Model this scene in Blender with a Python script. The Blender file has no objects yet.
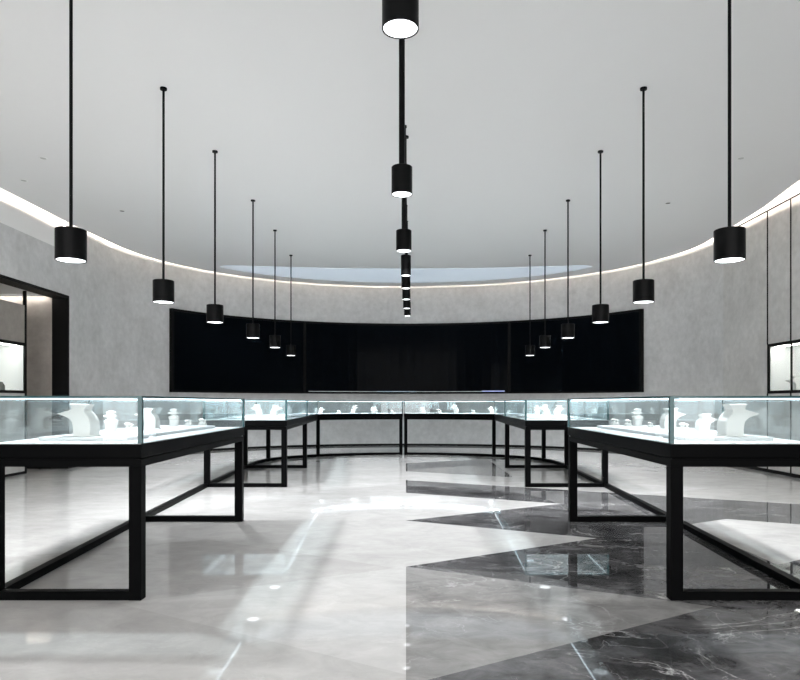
import bpy, bmesh, math, random
from mathutils import Vector
random.seed(7)
S = bpy.context.scene
COL = S.collection
EYE = 1.113
CEIL = EYE + 2.96

# ---------------------------------------------------------------- materials
def new_mat(name):
    m = bpy.data.materials.new(name); m.use_nodes = True
    nt = m.node_tree; b = nt.nodes['Principled BSDF']
    return m, nt, b
def plain(name, col, rough=.5, metal=0., spec=.5):
    m, nt, b = new_mat(name)
    b.inputs['Base Color'].default_value = (*col, 1)
    b.inputs['Roughness'].default_value = rough
    b.inputs['Metallic'].default_value = metal
    b.inputs['Specular IOR Level'].default_value = spec
    return m
def emit(name, col, s):
    m, nt, b = new_mat(name)
    b.inputs['Base Color'].default_value = (.8, .8, .8, 1)
    b.inputs['Emission Color'].default_value = (*col, 1)
    b.inputs['Emission Strength'].default_value = s
    return m
def ramp(nt, fac, stops):
    r = nt.nodes.new('ShaderNodeValToRGB')
    e = r.color_ramp.elements
    while len(e) < len(stops): e.new(.5)
    for k, (p, c) in enumerate(stops):
        e[k].position = p; e[k].color = (c, c, c, 1) if not isinstance(c, tuple) else (*c, 1)
    nt.links.new(fac, r.inputs[0])
    return r.outputs[0]
def noise(nt, vec, scale, detail=4, rough=.55, dist=0.):
    n = nt.nodes.new('ShaderNodeTexNoise')
    n.inputs['Scale'].default_value = scale; n.inputs['Detail'].default_value = detail
    n.inputs['Roughness'].default_value = rough; n.inputs['Distortion'].default_value = dist
    nt.links.new(vec, n.inputs['Vector'])
    return n
def mixc(nt, mode, fac, a, b):
    x = nt.nodes.new('ShaderNodeMix'); x.data_type = 'RGBA'; x.blend_type = mode
    for sock, v in ((x.inputs['Factor'], fac), (x.inputs['A'], a), (x.inputs['B'], b)):
        if isinstance(v, (int, float)): sock.default_value = v
        elif isinstance(v, tuple): sock.default_value = (*v, 1)
        else: nt.links.new(v, sock)
    return x.outputs['Result']
def coords(nt, scale=(1, 1, 1), rot=(0, 0, 0)):
    g = nt.nodes.new('ShaderNodeNewGeometry')
    mp = nt.nodes.new('ShaderNodeMapping')
    mp.inputs['Scale'].default_value = scale; mp.inputs['Rotation'].default_value = rot
    nt.links.new(g.outputs['Position'], mp.inputs['Vector'])
    return mp.outputs[0]

def marble(name, lo, hi, vein, vfac, rough=.025, tone=(1, 1, 1), vw=.009):
    m, nt, b = new_mat(name)
    v = coords(nt, (.8, 1.15, 1), (0, 0, .25))
    n1 = noise(nt, v, 1.6, 8, .62, .9)
    n2 = noise(nt, v, 6.0, 8, .68, .8)
    base = ramp(nt, n1.outputs['Fac'], [(.32, tuple(lo*t for t in tone)), (.7, tuple(hi*t for t in tone))])
    mot = ramp(nt, n2.outputs['Fac'], [(.32, .90 if lo > .3 else .78 if lo > .1 else .5), (.68, 1.06 if lo > .3 else 1.22 if lo > .1 else 1.5)])
    base = mixc(nt, 'MULTIPLY', 1., base, mot)
    # veins: thin level lines of a warped noise, broken up by a second one
    v2 = coords(nt, (.8, 1.2, 1), (0, 0, -.5))
    n3 = noise(nt, v2, 1.5, 7, .55, .7)
    s = nt.nodes.new('ShaderNodeMath'); s.operation = 'SUBTRACT'; s.inputs[1].default_value = .5
    nt.links.new(n3.outputs['Fac'], s.inputs[0])
    a = nt.nodes.new('ShaderNodeMath'); a.operation = 'ABSOLUTE'; nt.links.new(s.outputs[0], a.inputs[0])
    vein_m = ramp(nt, a.outputs[0], [(0., 1.), (.006*vw/.02, .35), (.016*vw/.02, 0.)])
    n4 = noise(nt, v2, 2.3, 3)
    brk = ramp(nt, n4.outputs['Fac'], [(.42, 0.), (.6, vfac)])
    n5 = noise(nt, coords(nt, (1.1, .8, 1), (0, 0, .9)), 3.1, 6, .55, .5)
    s5 = nt.nodes.new('ShaderNodeMath'); s5.operation = 'SUBTRACT'; s5.inputs[1].default_value = .47
    nt.links.new(n5.outputs['Fac'], s5.inputs[0])
    a5 = nt.nodes.new('ShaderNodeMath'); a5.operation = 'ABSOLUTE'; nt.links.new(s5.outputs[0], a5.inputs[0])
    vein2 = ramp(nt, a5.outputs[0], [(0., .55), (.004, .15), (.01, 0.)])
    vm = mixc(nt, 'MULTIPLY', 1., mixc(nt, 'ADD', 1., vein_m, vein2), brk)
    col = mixc(nt, 'MIX', vm, base, (vein, vein, vein))
    nt.links.new(col, b.inputs['Base Color'])
    b.inputs['Roughness'].default_value = rough
    b.inputs['Specular IOR Level'].default_value = .36
    return m

def concrete(name, lo, hi, tone=(1, 1, 1)):
    m, nt, b = new_mat(name)
    v = coords(nt)
    n1 = noise(nt, v, 1.5, 6, .6, .4)
    n2 = noise(nt, v, 9, 5, .6)
    c = ramp(nt, n1.outputs['Fac'], [(.3, tuple(lo*t for t in tone)), (.7, tuple(hi*t for t in tone))])
    c = mixc(nt, 'MULTIPLY', 1., c, ramp(nt, n2.outputs['Fac'], [(.3, .9), (.7, 1.08)]))
    nt.links.new(c, b.inputs['Base Color'])
    b.inputs['Roughness'].default_value = .75
    bp = nt.nodes.new('ShaderNodeBump'); bp.inputs['Strength'].default_value = .08
    nt.links.new(n2.outputs['Fac'], bp.inputs['Height']); nt.links.new(bp.outputs[0], b.inputs['Normal'])
    return m

def glass_mat():
    m = bpy.data.materials.new('clear_glass'); m.use_nodes = True
    nt = m.node_tree; nt.nodes.clear()
    o = nt.nodes.new('ShaderNodeOutputMaterial'); mx = nt.nodes.new('ShaderNodeMixShader')
    t = nt.nodes.new('ShaderNodeBsdfTransparent'); t.inputs[0].default_value = (.955, .985, .99, 1)
    g = nt.nodes.new('ShaderNodeBsdfGlossy'); g.inputs['Roughness'].default_value = .01
    g.inputs['Color'].default_value = (.9, .97, 1, 1)
    ge = nt.nodes.new('ShaderNodeNewGeometry'); dt = nt.nodes.new('ShaderNodeVectorMath'); dt.operation = 'DOT_PRODUCT'
    nt.links.new(ge.outputs['Incoming'], dt.inputs[0]); nt.links.new(ge.outputs['Normal'], dt.inputs[1])
    def mth(op, a, b=None):
        n = nt.nodes.new('ShaderNodeMath'); n.operation = op
        for i, v in enumerate((a, b)):
            if v is None: continue
            if isinstance(v, (int, float)): n.inputs[i].default_value = v
            else: nt.links.new(v, n.inputs[i])
        return n.outputs[0]
    k = mth('POWER', mth('SUBTRACT', 1., mth('ABSOLUTE', dt.outputs['Value'])), 5.)   # Schlick, the same from both sides
    k = mth('ADD', mth('MULTIPLY', k, .9), .035)
    nt.links.new(k, mx.inputs[0]); nt.links.new(t.outputs[0], mx.inputs[1]); nt.links.new(g.outputs[0], mx.inputs[2])
    nt.links.new(mx.outputs[0], o.inputs[0])
    return m

M = dict(
    light=marble('pale_marble', .50, .60, .80, .18, tone=(1, .995, .985)),
    light2=marble('pale_marble_warm', .45, .55, .75, .18, tone=(1, .99, .975)),
    mid=marble('grey_marble', .20, .31, .5, .6, tone=(1, .99, .98), vw=.009),
    dark=marble('charcoal_marble', .028, .17, .5, .85, tone=(.98, .98, 1.02), vw=.012),
    wall=concrete('grey_plaster', .54, .66),
    panel=concrete('grey_wall_panel', .52, .63, (1, .99, .97)),
    brown=concrete('taupe_panel', .26, .34, (1.05, .95, .87)),
    ceil=plain('ceiling_paint', (.88, .875, .87), .6),
    blue=emit('pale_blue_ceiling_glow', (.62, .80, 1.), .33),  # bluish glow put into the ceiling as emission, no known fitting
    white=plain('white_paint', (.88, .88, .87), .6),
    black=plain('black_metal', (.004, .0043, .0047), .35, .0, .06),
    frame=plain('black_frame_metal', (.0025, .0027, .003), .35, .0, .015),
    seam=plain('black_trim', (.005, .005, .005), .5, 0, .1),
    screen=plain('black_screen_glass', (.0018, .0028, .0042), .1, 0, .012),
    bezel=plain('black_bezel', (.003, .003, .003), .5, 0, .1),
    deck=plain('white_deck', (.62, .63, .64), .45),
    bust=plain('ivory_leatherette', (.70, .69, .67), .5),
    greyprop=plain('dark_grey_velvet', (.12, .12, .11), .7),
    edge=plain('teal_glass_edge', (.008, .06, .068), .2),
    glass=glass_mat(),
    led=emit('cool_led', (.80, .92, 1.), 1.05),
    led3=emit('cool_led_side', (.82, .93, 1.), 7.),
    led2=emit('cool_led_strong', (.86, .95, 1.), 3.),
    ledwarm=emit('warm_cove_led', (1., .87, .75), 95.),
    ledbox=emit('niche_led', (1., .95, .88), 30.),
    lamp=emit('lamp_lens', (.93, .96, 1.), 3.2),
    line=emit('screen_line', (.35, .45, .5), .25),
    blueline=emit('screen_blue_mark', (.10, .16, .75), .6),
    cyanline=emit('screen_cyan_mark', (.08, .30, .5), .35),
)

# ---------------------------------------------------------------- mesh helpers
def link(name, bm, mats, parent=None, smooth=False, bevel=0.):
    bmesh.ops.recalc_face_normals(bm, faces=bm.faces)
    me = bpy.data.meshes.new(name); bm.to_mesh(me); bm.free()
    for m in (mats if isinstance(mats, (list, tuple)) else [mats]): me.materials.append(M[m] if isinstance(m, str) else m)
    if smooth:
        for p in me.polygons: p.use_smooth = True
    o = bpy.data.objects.new(name, me); COL.objects.link(o)
    if parent: o.parent = parent
    if bevel:
        b = o.modifiers.new('Bevel', 'BEVEL'); b.width = bevel; b.segments = 2; b.limit_method = 'ANGLE'
    if smooth:
        me.set_sharp_from_angle(angle=math.radians(40))
    return o
def tag(o, label=None, cat=None, group=None, kind=None):
    if label: o['label'] = label
    if cat: o['category'] = cat
    if group: o['group'] = group
    if kind: o['kind'] = kind
    return o
def thing(name, loc, label, cat, group=None, rz=0):
    o = bpy.data.objects.new(name, None); COL.objects.link(o)
    o.location = loc; o.rotation_euler = (0, 0, rz); o.empty_display_size = .1
    return tag(o, label, cat, group)
def struct(name, bm, mats, **k):
    return tag(link(name, bm, mats, **k), kind='structure')
def box(bm, x0, x1, y0, y1, z0, z1, mi=0):
    vs = [bm.verts.new(p) for p in ((x0,y0,z0),(x1,y0,z0),(x1,y1,z0),(x0,y1,z0),(x0,y0,z1),(x1,y0,z1),(x1,y1,z1),(x0,y1,z1))]
    for f in ((0,1,2,3),(4,5,6,7),(0,1,5,4),(1,2,6,5),(2,3,7,6),(3,0,4,7)):
        bm.faces.new([vs[i] for i in f]).material_index = mi
def prism(bm, pts, z0, z1, mi=0, side_mi=None):
    lo = [bm.verts.new((x, y, z0)) for x, y in pts]; hi = [bm.verts.new((x, y, z1)) for x, y in pts]
    bm.faces.new(lo).material_index = mi; bm.faces.new(hi).material_index = mi
    n = len(pts)
    for i in range(n):
        bm.faces.new((lo[i], lo[(i+1) % n], hi[(i+1) % n], hi[i])).material_index = mi if side_mi is None else side_mi
def ribbon(bm, pts, w0, w1, z0, z1, mi=0):
    """a wall-like strip following a plan path; w0, w1 offset to the left of the path"""
    L = []
    for i, p in enumerate(pts):
        a = Vector(pts[max(i-1, 0)]); b = Vector(pts[min(i+1, len(pts)-1)])
        t = (b-a).normalized(); n = Vector((-t.y, t.x))
        if 0 < i < len(pts)-1:
            t1 = (Vector(p)-a).normalized(); k = max(.5, abs(Vector((-t1.y, t1.x)).dot(n))); n = n/k
        L.append((Vector(p)+n*w0, Vector(p)+n*w1))
    rows = [[bm.verts.new((q.x, q.y, z)) for q, z in ((a, z0), (b, z0), (b, z1), (a, z1))] for a, b in L]
    for r, s in zip(rows, rows[1:]):
        for k in range(4):
            bm.faces.new((r[k], r[(k+1) % 4], s[(k+1) % 4], s[k])).material_index = mi
    bm.faces.new(rows[0]).material_index = mi; bm.faces.new(rows[-1]).material_index = mi
def lathe(bm, prof, seg=32, cx=0, cy=0, mi=0, sx=1., sy=1.):
    rings = []
    for r, z in prof:
        if r <= 1e-6: rings.append([bm.verts.new((cx, cy, z))])
        else: rings.append([bm.verts.new((cx+sx*r*math.cos(2*math.pi*k/seg), cy+sy*r*math.sin(2*math.pi*k/seg), z)) for k in range(seg)])
    for a, b in zip(rings, rings[1:]):
        for k in range(seg):
            k2 = (k+1) % seg
            if len(a) == 1 and len(b) == 1: continue
            if len(a) == 1: f = (a[0], b[k], b[k2])
            elif len(b) == 1: f = (a[k], a[k2], b[0])
            else: f = (a[k], a[k2], b[k2], b[k])
            bm.faces.new(f).material_index = mi
def new(): return bmesh.new()

# ---------------------------------------------------------------- floor with marble inlay
U = [2.595, 4.474, 6.225, 12.06]                      # seam crossings of the rising joints, D = u + .6 x
V = [4.474, 6.225, 8.144, 9.455, 10.66]               # seam crossings of the falling joints, D = v - .52 x
def stone(x, y):
    if x < 0:
        a = y + .6*x; b = y - .52*x
        return 1 if (b < 6.3 and a < 2.7) or (4.474 < b < 6.225 and a < 4.4) else 0
    a = y - .6*x; b = y + .52*x
    if a < 2.595: return 3
    if b < 4.474: return 2
    if x > 2.55 and 3. < a < 4.474 and b < 7.9: return 0
    if a < 4.474: return 3 if b < 9.455 else 0
    if b < 6.225: return 0
    if a < 6.225: return 3 if b < 9.455 else 1
    if b < 8.144: return 0
    if b < 9.455: return 3
    if b < 10.66: return 0
    if x < 1.6 and a < 12.06: return 2 if a < 10.9 else 3
    return 0 if x < 3 else 1
bm = new()
bmesh.ops.create_grid(bm, x_segments=1, y_segments=1, size=1)
bmesh.ops.scale(bm, vec=(9, 12, 1), verts=bm.verts); bmesh.ops.translate(bm, vec=(0, 7, 0), verts=bm.verts)
def cut(p, n):
    bmesh.ops.bisect_plane(bm, geom=bm.verts[:]+bm.edges[:]+bm.faces[:], plane_co=p, plane_no=n, dist=1e-5)
cut((0, 0, 0), (1, 0, 0)); cut((2.55, 0, 0), (1, 0, 0)); cut((1.6, 0, 0), (1, 0, 0)); cut((3, 0, 0), (1, 0, 0))
for u in U+[3., 10.9]: cut((0, u, 0), (-.6, 1, 0))
for v in V+[7.9]: cut((0, v, 0), (.52, 1, 0))
for u in (2.7, 4.4): cut((0, u, 0), (.6, 1, 0))
for v in (4.474, 6.225, 6.3): cut((0, v, 0), (-.52, 1, 0))
for f in bm.faces:
    c = f.calc_center_median(); f.material_index = stone(c.x, c.y)
struct('floor', bm, ['light', 'light2', 'mid', 'dark'])

# ---------------------------------------------------------------- shell
EA, EB, EC = 5.8, 5.04, 12.06
def ell(off=0., a0=0, a1=180, n=72, ea=None):
    A = (ea or EA)-off; B = EB-off
    return [((A if a0+(a1-a0)*k/n < 90 else A-.1)*math.cos(math.radians(a0+(a1-a0)*k/n)), EC+B*math.sin(math.radians(a0+(a1-a0)*k/n))) for k in range(n+1)]
WT = EYE+2.96
# curved end wall, thickness outwards (left of the path walks inwards, so negative)
bm = new(); ribbon(bm, ell(), -.2, 0, 0, WT); struct('wall_back', bm, 'wall')
bm = new(); ribbon(bm, ell(), .0, .012, 0, .05); struct('baseboard_back', bm, 'seam')
# white cove lining above the wall top
bm = new(); ribbon(bm, ell(), -.2, 0, WT+.0, WT+.5); struct('trim_cove_back', bm, 'white')
# right wall: panels with black joints, niche opening y 4.0..10.58, z 1.26..2.05
RT = EYE+3.06
NB0, NB1, NZ0, NZ1 = 4.0, 10.58, 1.255, 2.045
bm = new()
js = [12.06, 10.58, 9.94, 9.30, 8.66, 8.02, 7.38, 6.74, 6.1, 5.46, 4.82, 4.0, 2.0, -5.0]
for a, b in zip(js, js[1:]):
    y0, y1 = b+.004, (a-.004 if a < 12 else a)
    if b >= 3.99 and a <= 10.6:
        box(bm, 5.8, 6.0, y0, y1, 0.05, NZ0); box(bm, 5.8, 6.0, y0, y1, NZ1, RT)
    else:
        box(bm, 5.8, 6.0, y0, y1, 0.05, RT)
struct('wall_right', bm, 'panel')
for y in js[1:-1]:
    bm = new()
    if 4.0 <= y <= 10.6 and y != 4.0:
        box(bm, 5.788, 5.802, y-.009, y+.009, NZ1, RT); box(bm, 5.788, 5.802, y-.009, y+.009, 0.05, NZ0)
    else: box(bm, 5.788, 5.802, y-.009, y+.009, 0.05, RT)
    struct('trim_panel_joint', bm, 'seam')
bm = new()
box(bm, 5.83, 6.0, -5.0, 12.06, 0, NZ0-.01); box(bm, 5.83, 6.0, -5.0, 12.06, NZ1+.01, RT); struct('trim_joint_backing', bm, 'seam')
bm = new(); box(bm, 5.78, 5.83, -5.0, 12.06, 0, .05); struct('baseboard_right', bm, 'seam')
bm = new(); box(bm, 5.78, 6.0, -5.0, 12.03, RT, RT+.02); struct('trim_wall_top_right', bm, 'seam')
bm = new(); box(bm, 5.81, 6.0, -5.0, 12.06, RT+.02, WT+.5); struct('trim_cove_right', bm, 'white')
# left wall at x -5.7 with a black lined portal, white fascia on top
LW = -5.7; PY1 = 11.13; PH = EYE+1.77; PY0 = 3.0
bm = new()
box(bm, LW-.25, LW, -5.0, PY0, 0, EYE+2.53)
box(bm, LW-.25, LW, PY0, PY1, PH, EYE+2.53)
box(bm, LW-.25, LW, PY1, 12.06, 0, EYE+2.53)
box(bm, LW-.25, LW, 11.45, 12.06, EYE+2.53, WT)
struct('wall_left', bm, 'wall')
bm = new(); box(bm, LW-.25, LW, -5.0, 11.45, EYE+2.53, EYE+2.84); struct('trim_fascia_left', bm, 'ceil')
bm = new(); box(bm, LW-.35, LW-.25, -5.0, 11.45, EYE+2.84, WT+.5); box(bm, LW-.2, LW, 11.45, 12.06, WT, WT+.5); struct('trim_cove_left', bm, 'white')
bm = new(); box(bm, LW, LW+.012, PY1+.02, 12.06, 0, .05); struct('baseboard_left', bm, 'seam')
bm = new()                                                  # black portal lining
box(bm, LW-.26, LW+.012, PY1-.02, PY1+.02, 0, PH)
box(bm, LW-.26, LW+.012, PY0, PY1+.02, PH-.015, PH+.03)
struct('trim_portal', bm, 'seam')
# alcove behind the portal
bm = new()
box(bm, -8.5, LW-.26, PY1-.02, PY1+.1, 0, PH+.4); struct('wall_alcove_back', bm, 'brown')
bm = new(); box(bm, -8.6, -8.5, 2.5, PY1+.1, 0, PH+.4); struct('wall_alcove_side', bm, 'brown')
bm = new(); box(bm, -8.6, LW-.25, 2.5, PY1+.1, PH+.03, PH+.12); struct('ceiling_alcove', bm, 'white')
bm = new(); box(bm, -8.5, LW-.26, PY1-.035, PY1-.02, 0, .04); struct('baseboard_alcove', bm, 'seam')

bm = new(); box(bm, -7.2, -6.0, 10.95, 11.01, PH, PH+.03, 0); box(bm, -7.18, -6.02, 11.011, 11.016, PH+.002, PH+.022, 1)
struct('trim_alcove_light', bm, ['white', 'ledbox'])
# ceiling slab: its edge stops short of the walls, the slot between hides the cove light
right_edge = [(4.75, -5.0), (4.75, 5.), (4.95, 7.2), (5.24, 8.8), (5.42, 10.0), (5.50, 11.1)]
left_edge = [(-5.50, 11.6), (-5.55, 11.0), (-5.6, 9.), (-5.6, -5.0)]
arc = ell(.25, 3, 174, 60)
edge = right_edge + arc + left_edge
bm = new(); prism(bm, edge, CEIL, CEIL+.09); struct('ceiling', bm, 'ceil')
bm = new(); box(bm, -6.3, 6.3, -5.0, 17.5, WT+.5, WT+.6); struct('ceiling_cove_roof', bm, 'white')
# pale blue glow on the ceiling over the rear counter, as a made-up emissive crescent
def mid_arc(off, a0, a1, n):
    return ell(off, a0, a1, n)
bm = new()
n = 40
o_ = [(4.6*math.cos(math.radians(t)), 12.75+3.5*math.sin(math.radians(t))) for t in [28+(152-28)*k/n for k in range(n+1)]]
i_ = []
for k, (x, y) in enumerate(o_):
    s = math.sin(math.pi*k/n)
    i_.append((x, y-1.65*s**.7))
prism(bm, o_+i_[::-1][1:-1], CEIL-.006, CEIL+.01); struct('ceiling_glow_band', bm, 'blue')

# cove LED tape, lying on the slab behind its edge, turned to the wall
cove = thing('cove_light', (0, 0, CEIL+.09), 'warm concealed light strip in the slot around the ceiling edge', 'cove light')
ce = [(x, y) for x, y in edge if y > -4.9]
bm = new(); ribbon(bm, ce, .10, .13, .0, .05); link('profile', bm, 'white', cove)
bm = new(); ribbon(bm, ce, .0, .012, .0, .014); link('shield_lip', bm, 'white', cove)  # unseen upstand added to keep direct tape light off the wall top
bm = new(); ribbon(bm, ce, .085, .10, .012, .045)
link('light_tape', bm, 'ledwarm', cove)

# ---------------------------------------------------------------- wall niches
def niche(name_loc, sx, xf, y0, y1, label, depth=.42, post=True):
    t = thing('display_niche', (sx*xf, y1, 0), label, 'display case', 'lit wall display boxes')
    X = lambda u: sx*u                        # local, u grows into the wall
    def bx(bm, u0, u1, a, b, z0, z1):
        q = sorted((X(u0), X(u1))); box(bm, q[0], q[1], a-y1, b-y1, z0, z1)
    bm = new()
    bx(bm, .0, depth, y0, y1-.03, NZ0+.03, NZ0+.045); bx(bm, .0, depth, y0, y1-.03, NZ1-.045, NZ1-.03)
    bx(bm, depth, depth+.02, y0, y1, NZ0, NZ1)
    bx(bm, .02, depth, y1-.045, y1-.03, NZ0+.03, NZ1-.03)
    link('lining', bm, 'white', t)
    bm = new()
    bx(bm, -.012, .06, y0, y1, NZ0, NZ0+.045); bx(bm, -.012, .06, y0, y1, NZ1-.045, NZ1)
    bx(bm, -.012, .04, y1-.03, y1, NZ0+.045, NZ1-.045)
    bx(bm, -.012, .06, y0, y0+.04, NZ0+.045, NZ1-.045)
    link('frame', bm, 'seam', t)
    bm = new(); bx(bm, .07, .10, y0+.1, y1-.08, NZ1-.06, NZ1-.05); link('light_strip', bm, 'ledbox', t)
    bm = new(); bx(bm, .015, .021, y0+.04, y1-.045, NZ0+.045, NZ1-.045); link('glass_pane', bm, 'glass', t)
    return t, bx
t, bx = niche('r', 1, 5.8, NB0, NB1, 'white lit display box set in the grey panelled right wall')
bm = new()
bx(bm, -.006, .015, 9.925, 9.95, NZ0+.045, NZ1-.045); link('mullion', bm, 'seam', t)
bm = new()
bx(bm, -.006, .015, 9.29, 9.31, NZ0+.045, NZ1-.045); link('mullion', bm, 'seam', t)
t, bx = niche('l', -1, 5.97, 5.2, 10.37, 'white lit display box framed in black inside the left portal')
bm = new(); bx(bm, .0, .42, 5.2, 10.33, .04, NZ0); link('base_cabinet', bm, 'panel', t)
bm = new(); bx(bm, .0, .42, 5.2, 10.33, 0, .04); bx(bm, -.012, .03, 10.33, 10.37, 0, PH-.02); link('post', bm, 'seam', t)
bm = new(); bx(bm, .0, .42, 5.2, 10.33, NZ1, PH-.25); link('upper_panel', bm, 'brown', t)

# ---------------------------------------------------------------- wall screens
def wall_arc(x0, x1, off, n=24):
    A, B = EA-off, EB-off
    return [((x0+(x1-x0)*k/n), EC+B*math.sqrt(1-((x0+(x1-x0)*k/n)/(A if x0+(x1-x0)*k/n > 0 else A-.1))**2)) for k in range(n+1)]
SZ0, SZ1 = EYE+.225, EYE+2.035
def screen(x0, x1, label):
    xm = (x0+x1)/2
    t = thing('wall_screen', (0, 0, SZ0), label, 'screen', 'black screens on the curved wall')
    H = SZ1-SZ0
    bm = new(); ribbon(bm, wall_arc(x0, x1, 0), -.06, .0, 0, H); link('housing', bm, 'bezel', t)
    bm = new()
    for z0, z1 in ((0, .05), (H-.05, H)): ribbon(bm, wall_arc(x0, x1, 0), -.09, -.06, z0, z1)
    s = .03
    ribbon(bm, wall_arc(x0, x0+s, 0, 2), -.09, -.06, .05, H-.05); ribbon(bm, wall_arc(x1-s, x1, 0, 2), -.09, -.06, .05, H-.05)
    link('bezel', bm, 'bezel', t)
    bm = new(); ribbon(bm, wall_arc(x0+s*.3, x1-s*.3, 0), -.075, -.055, .045, H-.045); link('display_panel', bm, 'screen', t)
    return t
for o in ():
    pass
def fix(bm): return bm
sc_l = screen(-5.12, -2.565, 'leftmost of the three black wall screens, curving towards the camera')
sc_c = screen(-2.555, 2.605, 'widest black screen in the middle, thin lit line along its bottom')
sc_r = screen(2.615, 5.17, 'rightmost of the three black wall screens, curving towards the camera')
bm = new(); ribbon(bm, wall_arc(-2.47, 2.5, 0), -.078, -.074, .05, .062); link('status_line', bm, 'line', sc_c)
bm = new(); ribbon(bm, wall_arc(-.75, .25, 0, 8), -.08, -.076, .046, .066); link('cyan_mark', bm, 'cyanline', sc_c)
bm = new(); ribbon(bm, wall_arc(1.95, 2.5, 0, 6), -.08, -.076, .046, .075); link('blue_mark', bm, 'blueline', sc_c)

# ---------------------------------------------------------------- display cases
ZD, ZT, ZA, ZB, ZG = .882, .803, .795, .752, 1.15
LEG = .07
def inset(poly, d):
    """poly counter-clockwise; shrink by d"""
    n = len(poly); out = []
    for i in range(n):
        p0, p1, p2 = Vector(poly[i-1]), Vector(poly[i]), Vector(poly[(i+1) % n])
        t1 = (p1-p0).normalized(); t2 = (p2-p1).normalized()
        n1 = Vector((-t1.y, t1.x)); n2 = Vector((-t2.y, t2.x))
        b = (n1+n2); b = b/max(.3, b.length_squared)*2
        q = p1+b*d; out.append((q.x, q.y))
    return out
def ccw(poly):
    a = sum(p[0]*q[1]-q[0]*p[1] for p, q in zip(poly, poly[1:]+poly[:1]))
    return poly if a > 0 else poly[::-1]
def leg_at(t, x, y, ox, oy):
    bm = new(); box(bm, x-LEG/2-ox, x+LEG/2-ox, y-LEG/2-oy, y+LEG/2-oy, 0, ZB); link('leg', bm, 'frame', t, bevel=.003)
def rail(t, pts, ox, oy, name='floor_rail', w=.06):
    bm = new(); ribbon(bm, [(x-ox, y-oy) for x, y in pts], -w/2, w/2, 0, .05); link(name, bm, 'frame', t, bevel=.002)
def pane(t, a, b, ox, oy, z0=ZD, z1=ZG-.012, th=.010):
    bm = new()
    a = Vector((a[0]-ox, a[1]-oy)); b = Vector((b[0]-ox, b[1]-oy))
    tt = (b-a).normalized(); nn = Vector((-tt.y, tt.x))*th/2
    a, b = a+tt*.004, b-tt*.004
    q = [a+nn, b+nn, b-nn, a-nn]
    lo = [bm.verts.new((v.x, v.y, z0)) for v in q]; hi = [bm.verts.new((v.x, v.y, z1)) for v in q]
    bm.faces.new((lo[0], lo[1], hi[1], hi[0])).material_index = 0
    bm.faces.new((lo[2], lo[3], hi[3], hi[2])).material_index = 0
    for f in ((lo[1], lo[2], hi[2], hi[1]), (lo[3], lo[0], hi[0], hi[3]), lo, hi): bm.faces.new(f).material_index = 1
    link('glass_pane', bm, ['glass', 'edge'], t)
def bead(t, p, ox, oy, r=.0115):
    bm = new(); box(bm, p[0]-ox-r, p[0]-ox+r, p[1]-oy-r, p[1]-oy+r, ZD, ZG-.001); link('corner_bead', bm, 'edge', t)
def case_body(t, poly, ox, oy, led_segs, led='led'):
    P = ccw([(x-ox, y-oy) for x, y in poly])
    bm = new(); prism(bm, P, ZT, ZD-.004); link('tray', bm, 'frame', t, bevel=.003)
    bm = new(); prism(bm, inset(P, .02), ZA, ZT); prism(bm, inset(P, .004), ZB, ZA); link('apron', bm, 'frame', t)
    bm = new(); prism(bm, inset(P, .014), ZD-.004, ZD); link('display_deck', bm, 'deck', t)
    bm = new(); prism(bm, inset(P, .003), ZG-.012, ZG, 0, 1); link('top_glass', bm, ['glass', 'edge'], t)
    for n_, (a, b) in enumerate(led_segs):
        a = Vector(a); b = Vector(b); tt = (b-a).normalized(); a = a+tt*.04; b = b-tt*.04
        bm = new(); ribbon(bm, [(a.x-ox, a.y-oy), (b.x-ox, b.y-oy)], -.005, .005, ZG-.0175, ZG-.0125); link('led_bar', bm, 'led3' if n_ == 1 else led, t)
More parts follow.
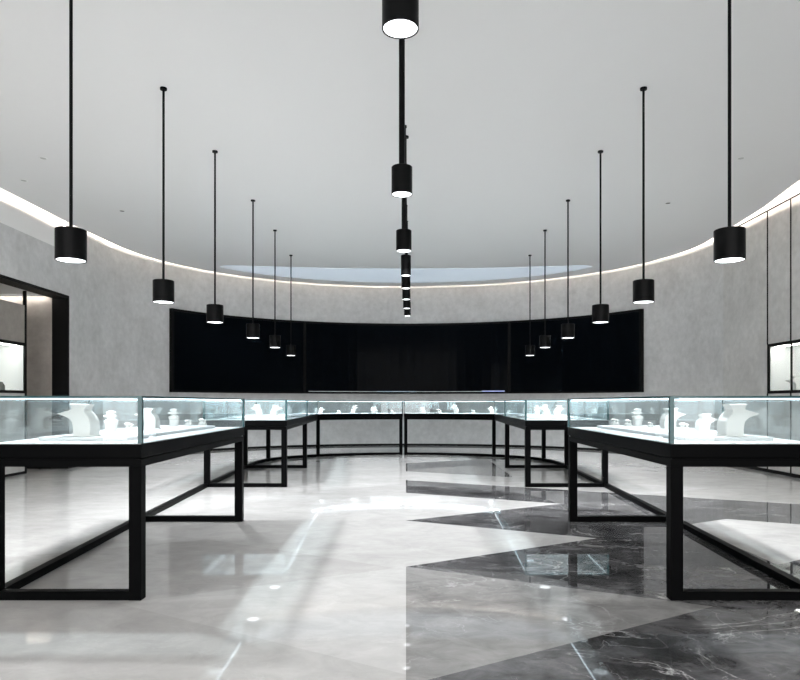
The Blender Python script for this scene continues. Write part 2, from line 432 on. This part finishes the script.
def straight_case(s, IF, IR, OR, OF, split, name_label, group, ext=None):
    """s -1 left, +1 right; corners: inner/outer, front/rear as (|x|, y)"""
    q = lambda p: (s*p[0], p[1])
    cx, cy = s*(IF[0]+OF[0])/2, (IF[1]+IR[1])/2
    t = thing('display_table', (cx, cy, 0), name_label, 'display case', group)
    poly = [q(IF), q(IR), q(OR), q(OF)]
    e = .02
    leds = [((s*(IF[0]+e), IF[1]+e), (s*(OF[0]-e), OF[1]+e)), ((s*(IF[0]+e), IF[1]+e), (s*(IR[0]+e), IR[1]-e)),
            ((s*(OF[0]-e), OF[1]+e), (s*(OR[0]-e), OR[1]-e)), ((s*(IR[0]+e), IR[1]-e), (s*(OR[0]-e), OR[1]-e))]
    case_body(t, poly, cx, cy, leds, 'led')
    h = LEG/2+.004
    L = [(s*(IF[0]+h), IF[1]+h), (s*(IR[0]+h), IR[1]-h), (s*(OR[0]-h), OR[1]-h), (s*(OF[0]-h), OF[1]+h)]
    for p in L: leg_at(t, p[0], p[1], cx, cy)
    d = LEG/2
    rail(t, [(L[0][0]+s*d, L[0][1]), (L[3][0]-s*d, L[3][1])], cx, cy)
    rail(t, [(L[1][0]+s*d, L[1][1]), (L[2][0]-s*d, L[2][1])], cx, cy)
    rail(t, [(L[3][0], L[3][1]+d), (L[2][0], L[2][1]-d)], cx, cy)
    if ext: rail(t, [(L[2][0], L[2][1]+d), q(ext)], cx, cy, 'link_rail')
    g = .008
    gi = [(s*(IF[0]+g), IF[1]+g), (s*(IR[0]+g), IR[1]-g), (s*(OR[0]-g), OR[1]-g), (s*(OF[0]-g), OF[1]+g)]
    k = (split-OF[1])/(OR[1]-OF[1])
    ms = (gi[3][0]+(gi[2][0]-gi[3][0])*k, split)
    pane(t, gi[0], gi[1], cx, cy); pane(t, gi[1], gi[2], cx, cy)
    pane(t, gi[2], ms, cx, cy); pane(t, ms, gi[3], cx, cy); pane(t, gi[3], gi[0], cx, cy)
    for p in gi: bead(t, p, cx, cy)
    return t
FR = ((1.483, 3.700), (1.526, 6.23), (2.53, 6.23), (2.365, 3.700))
MD = ((1.565, 8.66), (1.68, 11.26), (2.77, 11.26), (2.66, 8.66))
straight_case(-1, *FR, 5.1, 'nearest glass display table on the left, black steel frame', 'nearest pair of display tables', ext=(2.63, 8.65))
straight_case(+1, *FR, 5.1, 'nearest glass display table on the right, black steel frame', 'nearest pair of display tables', ext=(2.63, 8.65))
straight_case(-1, *MD, 10.0, 'glass display table behind the nearest left one, smaller in view', 'middle pair of display tables')
straight_case(+1, *MD, 10.0, 'glass display table behind the nearest right one, smaller in view', 'middle pair of display tables')
def smooth_path(pts, n=6):
    out = []
    P = [pts[0]]+pts+[pts[-1]]
    for i in range(1, len(P)-2):
        for k in range(n):
            u = k/n; a, b, c, d = [Vector(p) for p in P[i-1:i+3]]
            v = .5*((2*b)+(-a+c)*u+(2*a-5*b+4*c-d)*u*u+(-a+3*b-3*c+d)*u**3); out.append((v.x, v.y))
    out.append(pts[-1]); return out
def corner_case(s, label):
    cx, cy = s*1.3, 13.6
    t = thing('curved_display_counter', (cx, cy, 0), label, 'display case', 'curved display counters at the back')
    e0 = .067 if s < 0 else -.047
    q = lambda p: (s*p[0], p[1])
    front = smooth_path([(1.80, 13.43), (1.3, 13.74), (.7, 13.96), (e0, 14.03)], 4)
    rear = smooth_path([(e0, 14.73), (.7, 14.63), (1.3, 14.43), (1.9, 14.05), (2.35, 13.5), (2.65, 12.9), (2.78, 12.3), (2.78, 11.275)], 3)
    poly = [q(p) for p in [(1.685, 11.275)]+front+rear]
    fr = [q(p) for p in smooth_path([(1.77, 13.46), (1.3, 13.76), (.7, 13.98), (e0+.02, 14.05)], 3)]
    leds = [(q((1.71, 11.32)), q((1.80, 13.38)))]+list(zip(fr, fr[1:]))
    P = poly
    case_body(t, P, cx, cy, [leds[0]], 'led2')
    bm = new(); ribbon(bm, [(x-cx, y+.02-cy) for x, y in fr], -.005, .005, ZG-.0175, ZG-.0125); link('led_bar', bm, 'led2', t)
    bm = new(); ribbon(bm, [(s*x-cx, y-.03-cy) for x, y in rear[:9]], -.005, .005, ZG-.020, ZG-.0125); link('led_bar', bm, 'led2', t)  # rear bar added to brighten the stands on the deck
    for lx, ly, ln, an in ((.85, 14.10, 1.5, -.27), (2.1, 13.35, 1.0, -.8)):
        L = bpy.data.lights.new('led_light', 'AREA'); L.shape = 'RECTANGLE'; L.size = ln; L.size_y = .03; L.energy = 11.*ln; L.color = (.86, .95, 1.)
        lo = bpy.data.objects.new('led_light', L); COL.objects.link(lo); lo.parent = t; lo.location = (s*lx-cx, ly+.1-cy, ZG-.03); lo.rotation_euler = (0, 0, s*an)
    path = smooth_path([(2.735, 11.28), (2.72, 12.0), (2.66, 12.4), (2.54, 12.78), (2.36, 13.07), (2.1, 13.36), (1.80, 13.60), (1.3, 13.82), (.7, 14.00), (e0+.04, 14.06)], 4)
    rail(t, [q(p) for p in path], cx, cy, 'curved_rail')
    for p in ((2.62, 12.56), (1.81, 13.59), (e0+.042, 14.06)): leg_at(t, s*p[0], p[1], cx, cy)
    g = .01
    pane(t, q((1.695, 11.285)), q((1.81, 13.44)), cx, cy)
    F = [q(p) for p in front]
    def curved(pts, off):
        bm = new(); ribbon(bm, [(x-cx, y-cy) for x, y in pts], off, off+.008, ZD, ZG-.012); link('glass_pane', bm, 'glass', t)
    curved(F, -.012 if s > 0 else .004)
    R = [q(p) for p in rear]
    curved(R, -.012 if s > 0 else .004)
    for p in ((e0+.012, 14.04), (1.81, 13.44), (2.77, 11.28), (e0+.012, 14.72)): bead(t, q(p), cx, cy, .007)
    return t
corner_case(-1, 'left half of the curved glass counter below the screens')
corner_case(+1, 'right half of the curved glass counter below the screens')

# ---------------------------------------------------------------- pendant lamps
lens_r = .8
def make_pendant(dia, ph, bottom, rod_r, label, group, loc):
    t = thing('pendant_lamp', (loc[0], loc[1], CEIL), label, 'pendant lamp', group)
    cap = .032 if dia > .12 or 'topmost' in label else .012
    r = dia/2; zb = bottom-CEIL; zt = zb+ph
    bm = new(); lathe(bm, [(0, zt), (r-.004, zt), (r, zt-.004), (r, zb), (r*.93, zb), (r*.93, zb+.03), (0, zb+.03)], 40)
    link('lamp_shade', bm, 'black', t, smooth=True)
    bm = new(); lathe(bm, [(r*.92, zb+.003), (r*.8, zb+.001), (0, zb-.001)], 32); link('lens', bm, 'lamp', t, smooth=True)
    bm = new(); lathe(bm, [(rod_r, zt), (rod_r, 0)], 16); link('rod', bm, 'black', t, smooth=True)
    bm = new(); lathe(bm, [(0, -.018), (cap, -.018), (cap, 0), (0, 0)], 24); link('ceiling_cap', bm, 'black', t, smooth=True)
    L = bpy.data.lights.new('lamp_light', 'SPOT'); L.energy = LE; L.spot_size = math.radians(128); L.spot_blend = .3
    L.shadow_soft_size = r*.4; L.color = (.97, .985, 1.)
    lo = bpy.data.objects.new('lamp_light', L); COL.objects.link(lo); lo.parent = t; lo.location = (0, 0, zb-.015)
    return t
LE = 180.
side = [(71, 729.5, .00664), (163.5, 643.5, .00941), (215, 600.5, .01177), (253, 568, .01462), (275, 545, .01716), (291, 530, .02007)]
words = ['nearest', 'second', 'third', 'fourth', 'fifth', 'farthest']
for (xl, xr, d), w in zip(side, words):
    for px, sd in ((xl, 'left'), (xr, 'right')):
        make_pendant(.194, .205, EYE+.942, .011,
            f'black cylinder pendant on a thin rod, {w} in the {sd} row', f'{sd} row of six pendants', ((px-406)*d, 660*d))
big = [(400.4, .0045, 1.68, 'nearest of the large central pendants, cut off by the top edge'),
       (401.9, .00796, 1.655, 'second large central pendant on a thick rod, in mid air'),
       (403.8, .0107, 1.62, 'third large central pendant, just above the dark stack of small lamps')]
LE = 24.
for px, d, hh, lb in big:
    make_pendant(.166, .22, EYE+hh, .024, lb, 'large central pendants', ((px-406)*d, 660*d))
small = [(405.9, .01112, 'topmost'), (405.9, .01237, 'second from the top'), (406.3, .01369, 'middle'), (406.8, .0150, 'second from the bottom'), (407.4, .0163, 'bottom')]
LE = 55.
for px, d, w in small:
    make_pendant(.112, .225, EYE+1.41, .009, f'{w} lamp of the five small central pendants stacked in view', 'small central pendants', ((px-406)*d, 660*d))

# recessed ceiling downlights
for x, y, lb in ((-4.4, 8., 'recessed ceiling downlight left, nearer of the left pair by the rod'), (-5.1, 8.8, 'recessed ceiling downlight closest to the left light slot'),
                 (-4.39, 10.2, 'recessed ceiling downlight left, between the first two left pendant rods'), (4.06, 8.0, 'recessed ceiling downlight right of the nearest right pendant rod'),
                 (3.89, 9.8, 'recessed ceiling downlight between the two nearest right pendant rods')):
    t = thing('ceiling_downlight', (x, y, CEIL), lb, 'downlight', 'recessed ceiling downlights')
    bm = new(); lathe(bm, [(.05, 0), (.05, -.004), (.038, -.004), (.034, .0)], 24); link('trim_ring', bm, 'white', t)
    bm = new(); lathe(bm, [(.036, -.001), (0, -.0015)], 24); link('lens', bm, 'panel' if x > 4 or x < -4.39 and y < 9 else 'greyprop', t)

# ---------------------------------------------------------------- display props
def loft(bm, secs, n=20, mi=0, pw=3.2):
    """secs: (x0, x1, half depth, z, y offset)"""
    rings = []
    for x0, x1, hy, z, yo in secs:
        cx, a = (x0+x1)/2, (x1-x0)/2; ring = []
        for k in range(n):
            th = 2*math.pi*k/n; c, s = math.cos(th), math.sin(th)
            ring.append(bm.verts.new((cx+a*math.copysign(abs(c)**(2/pw), c), yo+hy*math.copysign(abs(s)**(2/pw), s), z)))
        rings.append(ring)
    for r, q in zip(rings, rings[1:]):
        for k in range(n): bm.faces.new((r[k], r[(k+1) % n], q[(k+1) % n], q[k])).material_index = mi
    bm.faces.new(rings[0]).material_index = mi; bm.faces.new(rings[-1]).material_index = mi
BUST = [(0, 0), (.115, 0), (.118, .03), (.119, .06), (.116, .088), (.107, .113), (.092, .135), (.076, .152), (.067, .168), (.072, .184), (.088, .205),
        (-.026, .208), (-.016, .190), (-.010, .176), (-.024, .167), (-.055, .158), (-.082, .151), (-.104, .146), (-.082, .138), (-.052, .131), (-.028, .119), (-.011, .10), (-.003, .075), (0, .045)]
def bust(loc, h, flip, label, group='necklace busts', rz=0, mat='bust', plate=True):
    t = thing('necklace_bust', loc, label, 'jewellery stand', group, rz)
    k = h/.208; f = flip
    bm = new(); rings = []
    for yy, sc, in ((-.064, .90), (-.060, .97), (-.046, 1.), (.0, 1.015), (.046, 1.), (.060, .97), (.064, .90)):
        ring = []
        for x, z in BUST:
            w = yy*(.78 if z > .16 else 1.)*(.75 if x < -.06 else 1.)
            cx = (x-.057)
            dx = cx if z > .17 or x < -.02 else cx*sc
            ring.append(bm.verts.new((f*dx*k, w*k, (z if z < .01 else z*(1-(1-sc)*.12))*k)))
        rings.append(ring)
    n = len(BUST)
    for a, b in zip(rings, rings[1:]):
        for q in range(n): bm.faces.new((a[q], a[(q+1) % n], b[(q+1) % n], b[q]))
    bm.faces.new(rings[0]); bm.faces.new(rings[-1])
    link('body', bm, mat, t, smooth=True)
    if plate:
        bm = new(); box(bm, -.075*k, .075*k, -.07*k, .07*k, 0, .006); link('base_plate', bm, mat, t, bevel=.002)
    return t
def ear_stand(loc, h, label, group='earring stands', rz=0):
    t = thing('earring_stand', loc, label, 'jewellery stand', group, rz)
    k = h/.15
    bm = new(); loft(bm, [(-.036*k, .036*k, .03*k, 0, 0), (-.034*k, .036*k, .028*k, .03*k, 0), (-.040*k, .044*k, .03*k, .06*k, 0), (-.046*k, .048*k, .03*k, .078*k, 0), (-.03*k, .03*k, .022*k, .088*k, 0), (-.016*k, .016*k, .014*k, .098*k, 0)], 20)
    link('body', bm, 'bust', t, smooth=True)
    bm = new()
    loft(bm, [(-.016*k, .016*k, .012*k, .096*k, 0), (-.052*k, .04*k, .014*k, .108*k, 0), (-.054*k, .042*k, .014*k, .116*k, 0), (-.02*k, .02*k, .012*k, .124*k, 0), (-.036*k, .034*k, .014*k, .134*k, 0), (-.03*k, .03*k, .012*k, .142*k, 0), (-.008*k, .01*k, .008*k, .15*k, 0)], 20)
    link('crossbar', bm, 'bust', t, smooth=True)
    return t
def ring_stand(loc, h, label, group='ring holders', rz=0):
    t = thing('ring_holder', loc, label, 'jewellery stand', group, rz)
    k = h/.06
    bm = new(); loft(bm, [(-.034*k, .034*k, .028*k, 0, 0), (-.034*k, .034*k, .028*k, .018*k, 0), (-.026*k, .026*k, .022*k, .022*k, 0)], 20); link('base', bm, 'bust', t, smooth=True)
    bm = new(); lathe(bm, [(.012*k, .02*k), (.011*k, .035*k), (.02*k, .042*k), (.024*k, .05*k), (.014*k, .058*k), (0, .06*k)], 16, cx=-.010*k); lathe(bm, [(.010*k, .02*k), (.008*k, .036*k), (.014*k, .042*k), (.008*k, .05*k), (0, .05*k)], 16, cx=.018*k)
    link('prong', bm, 'bust', t, smooth=True)
    return t
RZ = .022
def riser(poly, label, z=ZD, group='low white risers'):
    P = ccw(poly); cx = sum(p[0] for p in P)/len(P); cy = sum(p[1] for p in P)/len(P)
    bm = new(); prism(bm, [(x-cx, y-cy) for x, y in P], 0, RZ)
    o = link('display_riser', bm, 'deck', None, bevel=.004); o.location = (cx, cy, z+.0005)
    tag(o, label, 'riser', group)
ZR = ZD+RZ+.001
for s, sd, pm in ((-1, 'left', 1), (1, 'right', -1)):
    riser([(s*1.68, 3.98), (s*2.22, 3.98), (s*2.22, 4.32), (s*1.68, 4.32)], f'low white riser under the big necklace bust on the nearest {sd} table')
    riser([(s*1.70, 4.50), (s*2.28, 4.50), (s*2.32, 6.02), (s*1.74, 6.02)], f'long low white riser behind the big bust on the nearest {sd} table')
    # px positions mirrored about 406; loc from d
    def P(px, d): return (s*abs(px-406)*d, 660*d)
    x, y = P(86.2 if s < 0 else 730.5, .00621); bust((x, y, ZR), .2, pm, f'big white necklace bust at the front of the nearest {sd} table', rz=.0)
    x, y = P(111 if s < 0 else 702.5, .00705)
    if s < 0: ear_stand((x, y, ZR), .15, 'white earring stand just right of the big bust on the nearest left table')
    else: bust((x, y, ZR), .128, -1, 'small white bust just left of the big bust on the nearest right table')
    x, y = P(129 if s < 0 else 684, .0073); ring_stand((x, y, ZR), .062, f'small white ring holder by the glass corner of the nearest {sd} table')
    x, y = P(152 if s < 0 else 668, .00796); bust((x, y, ZR), .165, 1 if s < 0 else -1, f'medium white bust midway along the nearest {sd} table')
    x, y = P(174 if s < 0 else 637.5, .0088); ear_stand((x, y, ZR), .155, f'white earring stand in the rear part of the nearest {sd} table')
    x, y = P(188.5 if s < 0 else 628, .0089); ring_stand((x, y, ZR), .058, f'small white ring holder beside the rear earring stand, nearest {sd} table')
    x, y = P(202.5 if s < 0 else 615, .0091); ring_stand((x, y, ZR), .064, f'small white ring holder farthest back on the nearest {sd} table')
x, y = (650.5-406)*.0085, 660*.0085; ring_stand((x, y, ZR), .042, 'tiny white ring holder before the earring stand on the nearest right table')
# middle tables
for s, sd in ((-1, 'left'), (1, 'right')):
    riser([(s*1.75, 9.3), (s*2.55, 9.3), (s*2.60, 10.9), (s*1.80, 10.9)], f'low white riser inside the middle {sd} display table')
bust((-147*.0152, 10.03, ZR), .175, 1, 'left of two white busts inside the middle left table', rz=.2)
bust((-131.5*.0156, 10.3, ZR), .165, -1, 'right of two white busts inside the middle left table', rz=-.2)
ear_stand((131*.0158, 10.43, ZR), .165, 'leftmost white stand inside the middle right table')
bust((140*.0154, 10.16, ZR), .172, 1, 'middle one of the white busts inside the middle right table')
bust((151*.0151, 9.97, ZR), .165, -1, 'rightmost white bust inside the middle right table')
# curved counter
bk = [(323.5, 'b', .12, 'white bust at the left end of the curved counter'), (340, 'r', .07, 'tiny white ring holder second from left on the curved counter'),
      (354, 'b', .165, 'tallest white bust on the left half of the curved counter'), (374, 'e', .13, 'wide white stand near the middle on the left half of the curved counter'),
      (392.5, 'r', .06, 'tiny white ring holder left of the centre joint of the curved counter'), (422.5, 'e', .12, 'wide white stand first right of the centre joint, curved counter'),
      (439, 'r', .09, 'tiny white ring holder second right of the centre joint, curved counter'), (455.5, 'b', .175, 'tallest white bust on the right half of the curved counter'),
      (472, 'r', .07, 'tiny white ring holder between two stands, right half of curved counter'), (489, 'b', .14, 'white bust at the right end of the curved counter')]
for px, k, h, lb in bk:
    x = (px-406)*.0217; y = 14.34-.15*x*x if abs(x) < 1.7 else 13.85
    o = {'e': ear_stand, 'r': ring_stand, 'b': bust}[k]((x, y, ZD+.001), h, *((-1 if px < 406 else 1,) if k == 'b' else ()), lb)
    if k == 'e': o.scale = (2.0, 1, 1)
# niche contents
bust((6.02, 10.15, NZ0+.046), .22, 1, 'white bust standing in the lit box of the right wall', plate=False)
t = thing('dark_jewellery_block', (-6.14, 10.0, NZ0+.046), 'dark grey slanted jewellery block in the lit box on the left', 'jewellery stand')
bm = new(); loft(bm, [(-.06, .05, .05, 0, 0), (-.06, .05, .05, .07, 0), (-.06, .02, .03, .125, 0)], 16); link('body', bm, 'greyprop', t, bevel=.003)

# ---------------------------------------------------------------- world, camera, view
w = bpy.data.worlds.new('World'); S.world = w; w.use_nodes = True
bg = w.node_tree.nodes['Background']; bg.inputs[0].default_value = (1., .975, .955, 1); bg.inputs[1].default_value = 4.7
cam = bpy.data.cameras.new('Camera'); co = bpy.data.objects.new('Camera', cam); COL.objects.link(co)
co.location = (0, 0, EYE); co.rotation_euler = (math.pi/2, 0, 0)
cam.sensor_width = 36; cam.lens = 660/800*36; cam.shift_x = -6/800; cam.shift_y = 62.5/800
cam.clip_start = .05; cam.clip_end = 100
S.camera = co
S.view_settings.view_transform = 'Standard'; S.view_settings.look = 'None'; S.view_settings.gamma = 1
S.view_settings.use_curve_mapping = False; S.view_settings.exposure = .12
cy = S.cycles
cy.max_bounces = 10; cy.diffuse_bounces = 5; cy.glossy_bounces = 5; cy.transparent_max_bounces = 32
cy.use_denoising = True; cy.sample_clamp_indirect = 6; cy.blur_glossy = 0
cy.caustics_reflective = False; cy.caustics_refractive = False
